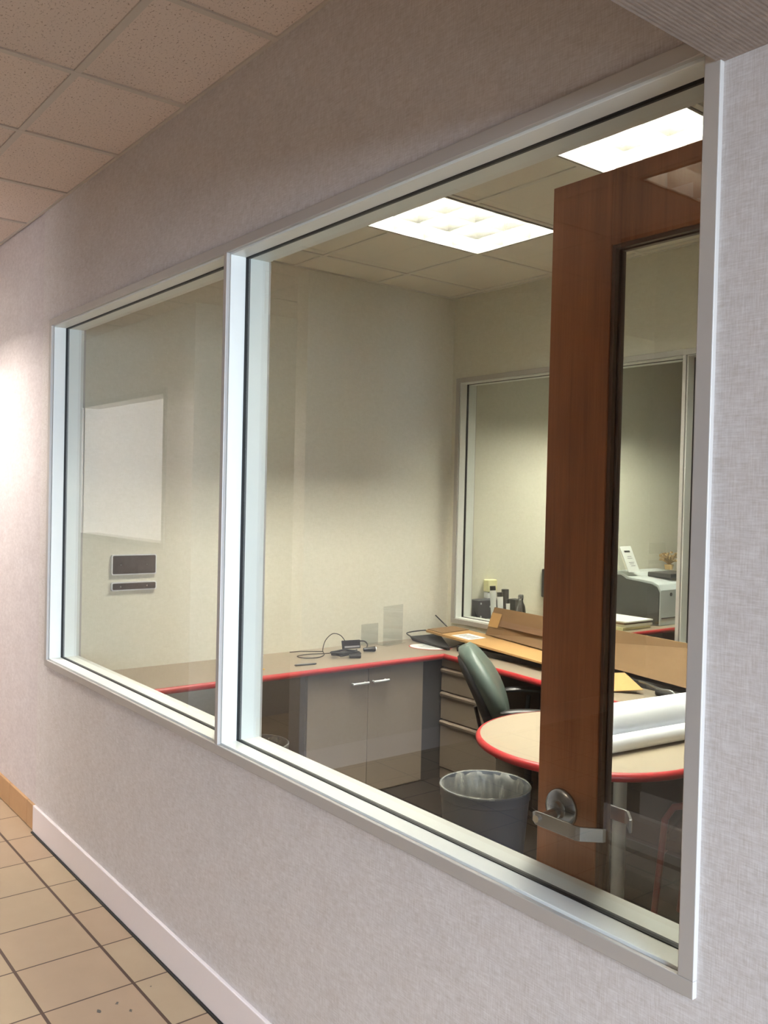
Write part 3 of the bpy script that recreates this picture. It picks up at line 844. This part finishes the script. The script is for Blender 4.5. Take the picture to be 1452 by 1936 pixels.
e = thing('pen', 'black pen lying alone near the red worktop edge', 'pen', (-4.075, 1.31, Z), R(80))
MB().tube([(-0.062,0,.0055),(-0.055,0,.0055),(0.062,0,.0055)], [0.002, 0.0052, 0.0052], 10).build('barrel', M['black'], e, smooth='auto', local=True)
MB().tube([(0.062,0,.0055),(0.068,0,.0055)], [0.004, 0.003], 8).build('cap_end', M['black_m'], e, smooth='auto', local=True)
tag(MB().tube([(-4.085,0.90,Z+.007),(-4.078,1.03,Z+.007),(-4.076,1.058,Z+.005)], [0.0075, 0.0075, 0.002], 8).build('highlighter', M['yellow'], smooth='auto'), 'yellow highlighter beside the mullion on the worktop', 'pen')
tag(MB().hexa([(-4.452,1.15,Z+.0005),(-4.44,1.15,Z+.0005),(-4.44,1.265,Z+.0005),(-4.452,1.265,Z+.0005),(-4.462,1.15,Z+.062),(-4.460,1.15,Z+.062),(-4.460,1.235,Z+.062),(-4.462,1.235,Z+.062)]).build('folded_card', M['paper_w']), 'folded white card standing on the worktop at the mullion', 'card')

# oval white leaflet
e = thing('oval_leaflet', 'oval white leaflet with red rim under the black tray', 'leaflet', (-4.17, 2.30, Z), R(35))
def ell(a, c, n=40): return [(a*math.cos(2*math.pi*k/n), c*math.sin(2*math.pi*k/n)) for k in range(n)]
MB().prism(ell(.135, .105), 0.0005, 0.002).build('rim', M['redink'], e, local=True)
MB().prism(ell(.129, .099), 0.0021, 0.003).build('face', M['paper_w'], e, local=True)
b = MB()
for i in range(5):
    L = 0.05 + 0.015 * (i % 3); b.box(-L, L, -0.045 + 0.02*i, -0.039 + 0.02*i, 0.0031, 0.0034)
b.build('print', M['greyink'], e, local=True)

# black wire letter tray at the left end of the carton pile
e = thing('letter_tray', 'black wire tray with raised tip left of the flat carton', 'tray', (-4.2, 2.45, Z))
b = MB()
loop = [(-4.45,2.36,Z+.050),(-4.42,2.32,Z+.045),(-4.25,2.285,Z+.03),(-4.05,2.285,Z+.022),(-4.0,2.32,Z+.022),(-4.1,2.55,Z+.03),(-4.30,2.60,Z+.045),(-4.44,2.52,Z+.052),(-4.455,2.42,Z+.052),(-4.45,2.36,Z+.050)]
b.tube(smooth_path(loop, 4), 0.004, 7); b.build('wire_rim', M['black'], e, smooth=True)
MB().hexa([(-4.40,2.35,Z+.004),(-4.02,2.31,Z+.002),(-4.02,2.33,Z+.002),(-4.38,2.58,Z+.004),(-4.42,2.34,Z+.030),(-4.02,2.30,Z+.016),(-4.02,2.33,Z+.016),(-4.40,2.58,Z+.032)]).build('mesh_floor', M['black_m'], e)

# black flat carton, kraft carton on it, long brown carton leaning behind
tag(MB().hexa([(-3.97,2.34,Z+.001),(-2.30,2.455,Z+.001),(-2.30,2.66,Z+.001),(-3.97,2.66,Z+.001),(-3.97,2.335,Z+.036),(-2.30,2.455,Z+.036),(-2.30,2.66,Z+.036),(-3.97,2.66,Z+.036)]).build('flat_box', M['black_m'], bevel=0.002),
    'flat black box under the cartons on the back worktop', 'box')
e = thing('flat_carton', 'long flat kraft carton with white label on the back worktop', 'cardboard box', (-3.8, 2.5, Z + .04))
MB().hexa([(-4.34,2.41,Z+.062),(-3.02,2.27,Z+.041),(-3.02,2.60,Z+.041),(-4.36,2.67,Z+.062),(-4.34,2.41,Z+.078),(-3.02,2.27,Z+.052),(-3.02,2.60,Z+.052),(-4.36,2.67,Z+.078)]).build('sleeve', M['card_l'], e, bevel=0.002)
def on_top(x, y):  # height of the sleeve surface
    return Z + .078 - (x + 4.34) / 1.32 * .026 + .0008
def patch(name, pts, mat, h=0.0006):
    b = MB(); lo = [(x, y, on_top(x, y)) for x, y in pts]; hi = [(x, y, on_top(x, y) + h) for x, y in pts]
    b.hexa(lo + hi); return b.build(name, mat, e)
patch('label', [(-4.10,2.41),(-3.93,2.40),(-3.93,2.55),(-4.10,2.56)], M['paper_w'])
patch('label', [(-4.27,2.50),(-4.19,2.49),(-4.19,2.56),(-4.27,2.57)], M['paper_w'])
b = MB()
for i in range(4):
    x = -4.08 + 0.035 * i; b.hexa([(x,2.45,on_top(x,2.45)+.0008),(x+.02,2.45,on_top(x,2.45)+.0008),(x+.02,2.52,on_top(x,2.5)+.0008),(x,2.52,on_top(x,2.5)+.0008),(x,2.45,on_top(x,2.45)+.0012),(x+.02,2.45,on_top(x,2.45)+.0012),(x+.02,2.52,on_top(x,2.5)+.0012),(x,2.52,on_top(x,2.5)+.0012)])
b.build('print', M['greyink'], e)
patch('flap', [(-4.335,2.42),(-4.17,2.40),(-4.20,2.66),(-4.35,2.66)], M['card'], 0.004)
e = thing('long_carton', 'long brown taped carton leaning against the back window sill', 'cardboard box', (-3.2, 2.55, Z + .06))
c0 = [(-4.015,2.625,.825), (-2.30,2.375,.802), (-2.26,2.50,.802), (-3.96,2.700,.825)]
c1 = [(-3.985,2.670,1.000), (-2.33,2.565,.985), (-2.30,2.66,.965), (-3.98,2.712,.990)]
MB().hexa(c0 + c1).build('body', M['card'], e, bevel=0.003)
def lerp(a, b_, t): return tuple(a[i] + (b_[i] - a[i]) * t for i in range(3))
def facept(u, v, off):
    p = lerp(lerp(c0[0], c0[1], u), lerp(c1[0], c1[1], u), v); return (p[0] - .0, p[1] - off, p[2] + off * .5)
def strip(name, u0, u1, v0, v1, mat):
    q = [facept(u0,v0,.0006), facept(u1,v0,.0006), facept(u1,v1,.0006), facept(u0,v1,.0006)]
    q2 = [facept(u0,v0,.0016), facept(u1,v0,.0016), facept(u1,v1,.0016), facept(u0,v1,.0016)]
    MB().hexa(q + q2).build(name, mat, e)
strip('tape', 0.06, 0.34, 0.38, 0.58, M['card_tape'])
strip('tape', 0.0, 0.055, 0.30, 0.80, M['card_l'])
# cardboard flap, black cable and plastic bits
tag(MB().hexa([(-3.02,2.27,Z+.030),(-2.72,2.215,Z+.004),(-2.60,2.30,Z+.024),(-2.80,2.42,Z+.060),(-3.02,2.27,Z+.033),(-2.72,2.215,Z+.007),(-2.60,2.30,Z+.027),(-2.80,2.42,Z+.063)]).build('cardboard_flap', M['card_f']), 'loose kraft cardboard flap in front of the long carton', 'cardboard')
tag(MB().tube(smooth_path([(-2.66,2.35,Z+.052),(-2.58,2.325,Z+.050),(-2.50,2.30,Z+.046),(-2.44,2.30,Z+.046),(-2.40,2.28,Z+.02),(-2.42,2.26,Z+.008)]), 0.006, 8).build('plastic_tie', M['steel'], smooth=True), 'grey plastic tie curling out below the long carton', 'cable tie')
tag(MB().box(-2.56,-2.12,2.33,2.375,Z+.001,Z+.035).build('cable_bundle', M['black_m'], bevel=0.012), 'black bundle lying under the right end of the long carton', 'cable')
e = thing('pen', 'dark pen sticking up behind the flat carton in the corner', 'pen', (-4.40, 2.60, Z))
MB().tube([(-4.385,2.63,Z+.08),(-4.465,2.60,Z+.145)], [0.005, 0.004], 8).build('barrel', M['black'], e, smooth='auto')
MB().tube([(-4.385,2.63,Z+.08),(-4.36,2.64,Z+.0635)], [0.004, 0.001], 8).build('tip', M['black_m'], e)

# ------------------------------------------------------------------ the room beyond the back window
tag(MB().box(-4.465, -4.365, 2.90, 3.13, Z + .001, Z + .105).build('storage_box', M['paper_w'], bevel=0.003), 'white box below the dark case in the room beyond', 'box')
e = thing('storage_case', 'dark case with metal studs beside the back window frame', 'case', (-4.41, 3.01, Z + .107))
MB().box(-4.462, -4.362, 2.895, 3.135, Z + .107, Z + .235).build('body', plain('dark patterned case', (44, 46, 58), 0.5, 0, 0.5, 0.5, 30), e, bevel=0.004)
for x, z in ((2.92,.125),(2.92,.215),(3.10,.125),(3.10,.215),(3.01,.19)):
    MB().tube([(-4.362, x, Z+z), (-4.358, x, Z+z)], 0.007, 10).build('stud', M['silver'], e)
for (x, y, zt, r, tl, lab) in ((-4.27,2.965,1.09,.021,-.025,'tallest white tube beside the dark case'), (-4.265,3.025,1.045,.021,-.02,'middle white tube beside the dark case'), (-4.24,3.07,1.0,.014,-.012,'shortest white tube beside the dark case')):
    z0 = Z + .001
    e = thing('squeeze_tube', lab, 'tube', (x, y, z0))
    MB().tube([(x, y, z0), (x + tl, y, zt - .03)], [r * .8, r], 14).build('body', M['paper_w'], e, smooth='auto')
    MB().tube([(x + tl, y, zt - .03), (x + tl * 1.15, y, zt)], r * .95, 14).build('cap', M['black'], e, smooth='auto')
tag(MB().tube([(-4.31,3.10,Z+.001),(-4.31,3.10,1.06)], 0.026, 16).build('dark_canister', M['black'], smooth='auto'), 'black canister behind the white tubes', 'container')
tag(MB().box(-4.33,-4.26,3.15,3.22,Z+.001,.99).build('desk_organiser', M['black_m'], bevel=0.004), 'black desk organiser left of the steel bottle', 'organiser')
e = thing('drink_bottle', 'brushed steel drink bottle on the worktop beyond the back window', 'bottle', (-4.19, 3.15, Z))
bx, by = -4.20, 3.14
e.location = (bx, by, Z)
MB().lathe([(0.001, .001), (.034, .001), (.036, .01), (.036, .17), (.030, .205), (.017, .232), (.015, .245), (.001, .245)], (bx, by, Z), 28).build('body', M['steel'], e, smooth='auto')
MB().lathe([(0.017, .2455), (.0185, .25), (.0185, .278), (.014, .284), (.001, .285)], (bx, by, Z), 20).build('cap', M['chrome'], e, smooth='auto')
e = thing('air_freshener', 'cream wall dispenser above the dark case', 'dispenser', (XL, 3.10, .985))
MB().box(XL + .001, XL + .05, 3.055, 3.145, 1.03, 1.115).build('cover', M['cream'], e, bevel=0.006)
MB().box(XL + .001, XL + .042, 3.06, 3.14, .985, 1.029).build('base', M['paper_w'], e, bevel=0.004)
e = thing('wall_phone', 'black wall phone at the left edge of the wooden door', 'telephone', (XL, 3.71, .95))
MB().box(XL + .001, XL + .045, 3.655, 3.80, .96, 1.17).build('body', M['black'], e, bevel=0.008)
MB().box(XL + .0455, XL + .049, 3.665, 3.72, 1.085, 1.115).build('red_label', M['redink'], e)
MB().tube(smooth_path([(XL+.05,3.68,.95),(XL+.07,3.675,1.0),(XL+.07,3.675,1.12),(XL+.05,3.68,1.17)]), 0.018, 10).build('handset', M['black'], e, smooth='auto')

# printer
e = thing('printer', 'large grey printer with dark side on the worktop beyond', 'printer', (-4.2, 4.65, Z))
py0, py1 = 4.41, 5.05; pxa, pxb = -4.46, -3.975
prof = [(pxa, Z+.001), (pxb, Z+.001), (pxb, Z+.27), (pxb - .02, Z+.312), (pxb - .07, Z+.332), (pxb-.30, Z+.352), (pxb-.35, Z+.378), (pxa, Z+.382)]
MB().loft([[(x, py0 + .012, z) for x, z in prof], [(x, py1, z) for x, z in prof]]).build('housing', M['prn_l'], e, bevel=0.006)
ps = [(pxa, Z+.012), (pxb - .006, Z+.012), (pxb - .006, Z+.255), (pxb - .03, Z+.296), (pxb - .075, Z+.314), (pxb-.31, Z+.334), (pxb-.36, Z+.358), (pxa, Z+.362)]
MB().loft([[(x, py0, z) for x, z in ps], [(x, py0 + .0118, z) for x, z in ps]]).build('side_panel', M['prn_d'], e, bevel=0.003)
MB().box(pxb + .0002, pxb + .003, py0 + .03, py1 - .02, Z+.055, Z+.062).build('paper_drawer_gap', M['dark'], e)
MB().tube([(pxb - .001, 4.555, Z+.235), (pxb + .004, 4.555, Z+.235)], 0.014, 14).build('power_button', M['prn_d'], e)
MB().box(pxb - .26, pxb - .05, 4.62, 4.95, Z+.350, Z+.385).build('paper_exit', M['dark'], e, bevel=0.006)
# white sign on the printer, tilted, and clear holder next to it
e = thing('counter_sign', 'white printed sign leaning on top of the printer', 'sign', (-4.30, 4.52, Z+.385), R(4))
def leanq(x0, y0, y1, z0, z1, lean, th):
    return [(x0,y0,z0),(x0+th,y0,z0),(x0+th,y1,z0),(x0,y1,z0),(x0-lean,y0-.06*(z1-z0)/.2,z1),(x0-lean+th,y0-.06*(z1-z0)/.2,z1),(x0-lean+th,y1-.06*(z1-z0)/.2,z1),(x0-lean,y1-.06*(z1-z0)/.2,z1)]
sz0 = Z + .3855
MB().hexa(leanq(-4.26, 4.41, 4.55, sz0, sz0 + .20, .05, .003)).build('sheet', M['paper_w'], e)
def line(y0, y1, h, mat, name='print', th=.008):
    f0 = h / .20; y_ = -.06 * f0; x_ = -4.26 - .05 * f0 + .0031
    f1 = (h + th) / .20; x2 = -4.26 - .05 * f1 + .0031; y2 = -.06 * f1
    MB().hexa([(x_,y0+y_,sz0+h),(x_+.0008,y0+y_,sz0+h),(x_+.0008,y1+y_,sz0+h),(x_,y1+y_,sz0+h),(x2,y0+y2,sz0+h+th),(x2+.0008,y0+y2,sz0+h+th),(x2+.0008,y1+y2,sz0+h+th),(x2,y1+y2,sz0+h+th)]).build(name, mat, e)
line(4.445, 4.515, .152, M['ink'], 'heading', .014)
for h, a, c in ((.118,4.46,4.51),(.104,4.455,4.515),(.072,4.455,4.52),(.060,4.46,4.51),(.046,4.465,4.52)): line(a, c, h, M['greyink'], 'text_line', .005)
e = thing('sign_holder', 'clear acrylic leaflet holder left of the printed sign', 'sign holder', (-4.35, 4.46, Z+.385))
MB().hexa([(-4.34,4.425,sz0),(-4.336,4.425,sz0),(-4.336,4.48,sz0),(-4.34,4.48,sz0),(-4.40,4.38,sz0+.21),(-4.396,4.38,sz0+.21),(-4.396,4.44,sz0+.21),(-4.40,4.44,sz0+.21)]).build('panel', M['acrylic'], e)
MB().box(-4.37,-4.30,4.425,4.48,sz0,sz0+.004).build('foot', M['acrylic'], e)
# dried plant
e = thing('dried_plant', 'small tan dried plant at the right edge of the back window', 'plant', (-4.30, 5.0, Z+.385))
MB().lathe([(0.001, 0), (.03, 0), (.038, .04), (.001, .04)], (-4.30, 5.0, sz0), 16).build('pot', M['pot'], e)
b = MB()
rn = random.Random(9)
for i in range(46):
    a = rn.uniform(0, 6.28); L = rn.uniform(.03, .085); hgt = rn.uniform(.03, .10)
    p = (-4.30 + L*math.cos(a), 5.0 + L*math.sin(a), sz0 + .04 + hgt)
    b.tube([(-4.30, 5.0, sz0 + .035), (-4.30 + .5*L*math.cos(a), 5.0 + .5*L*math.sin(a), sz0 + .04 + .7*hgt), p], [.002, .004, .001], 4)
    q = .012
    b.box(p[0]-q*.5, p[0]+q*.5, p[1]-q, p[1]+q, p[2]-q*.4, p[2]+q*.6)
b.build('foliage', M['pot'], e)
# paper stacks
def stack(x0, x1, y0, y1, items, label0):
    z = Z + .001
    for k, (mat, h, sh, lab) in enumerate(items):
        tag(MB().box(x0 + sh, x1 + sh, y0 + sh, y1 + sh * .5, z, z + h).build('paper_stack', mat, bevel=0.001), lab, 'papers')
        z += h + .0004
stack(-4.40, -4.04, 3.66, 3.93, [(M['paper_p'], .018, 0, 'pink sheets at the bottom of the nearer paper pile'), (M['paper_c'], .016, .01, 'cream sheets on top of the nearer paper pile')], '')
stack(-4.40, -3.97, 3.97, 4.30, [(M['cream'], .022, 0, 'cream folders lowest in the pile against the printer'), (M['paper_c'], .02, .012, 'cream folders midway in the pile against the printer'), (M['card'], .012, .004, 'brown folder second from top of the pile against the printer'), (M['paper_w'], .01, .015, 'white sheets topmost in the pile against the printer')], '')

# scuffs on the hall floor
b = MB()
rn = random.Random(2)
for (x, y, s) in ((-2.735, -.215, .010), (-2.80, -.235, .012), (-2.79, -.30, .012), (-2.665, -.315, .014), (-2.665, -.30, .010), (-2.83, -.105, .006), (-2.71, -.335, .007)):
    n = 9; b.prism([(x + s*rn.uniform(.3, 1.1)*math.cos(2*math.pi*k/n), y + .6*s*rn.uniform(.3, 1.1)*math.sin(2*math.pi*k/n)) for k in range(n)], 0.0002, 0.0006)
struct(b.build('floor_scuffs', M['spot']))
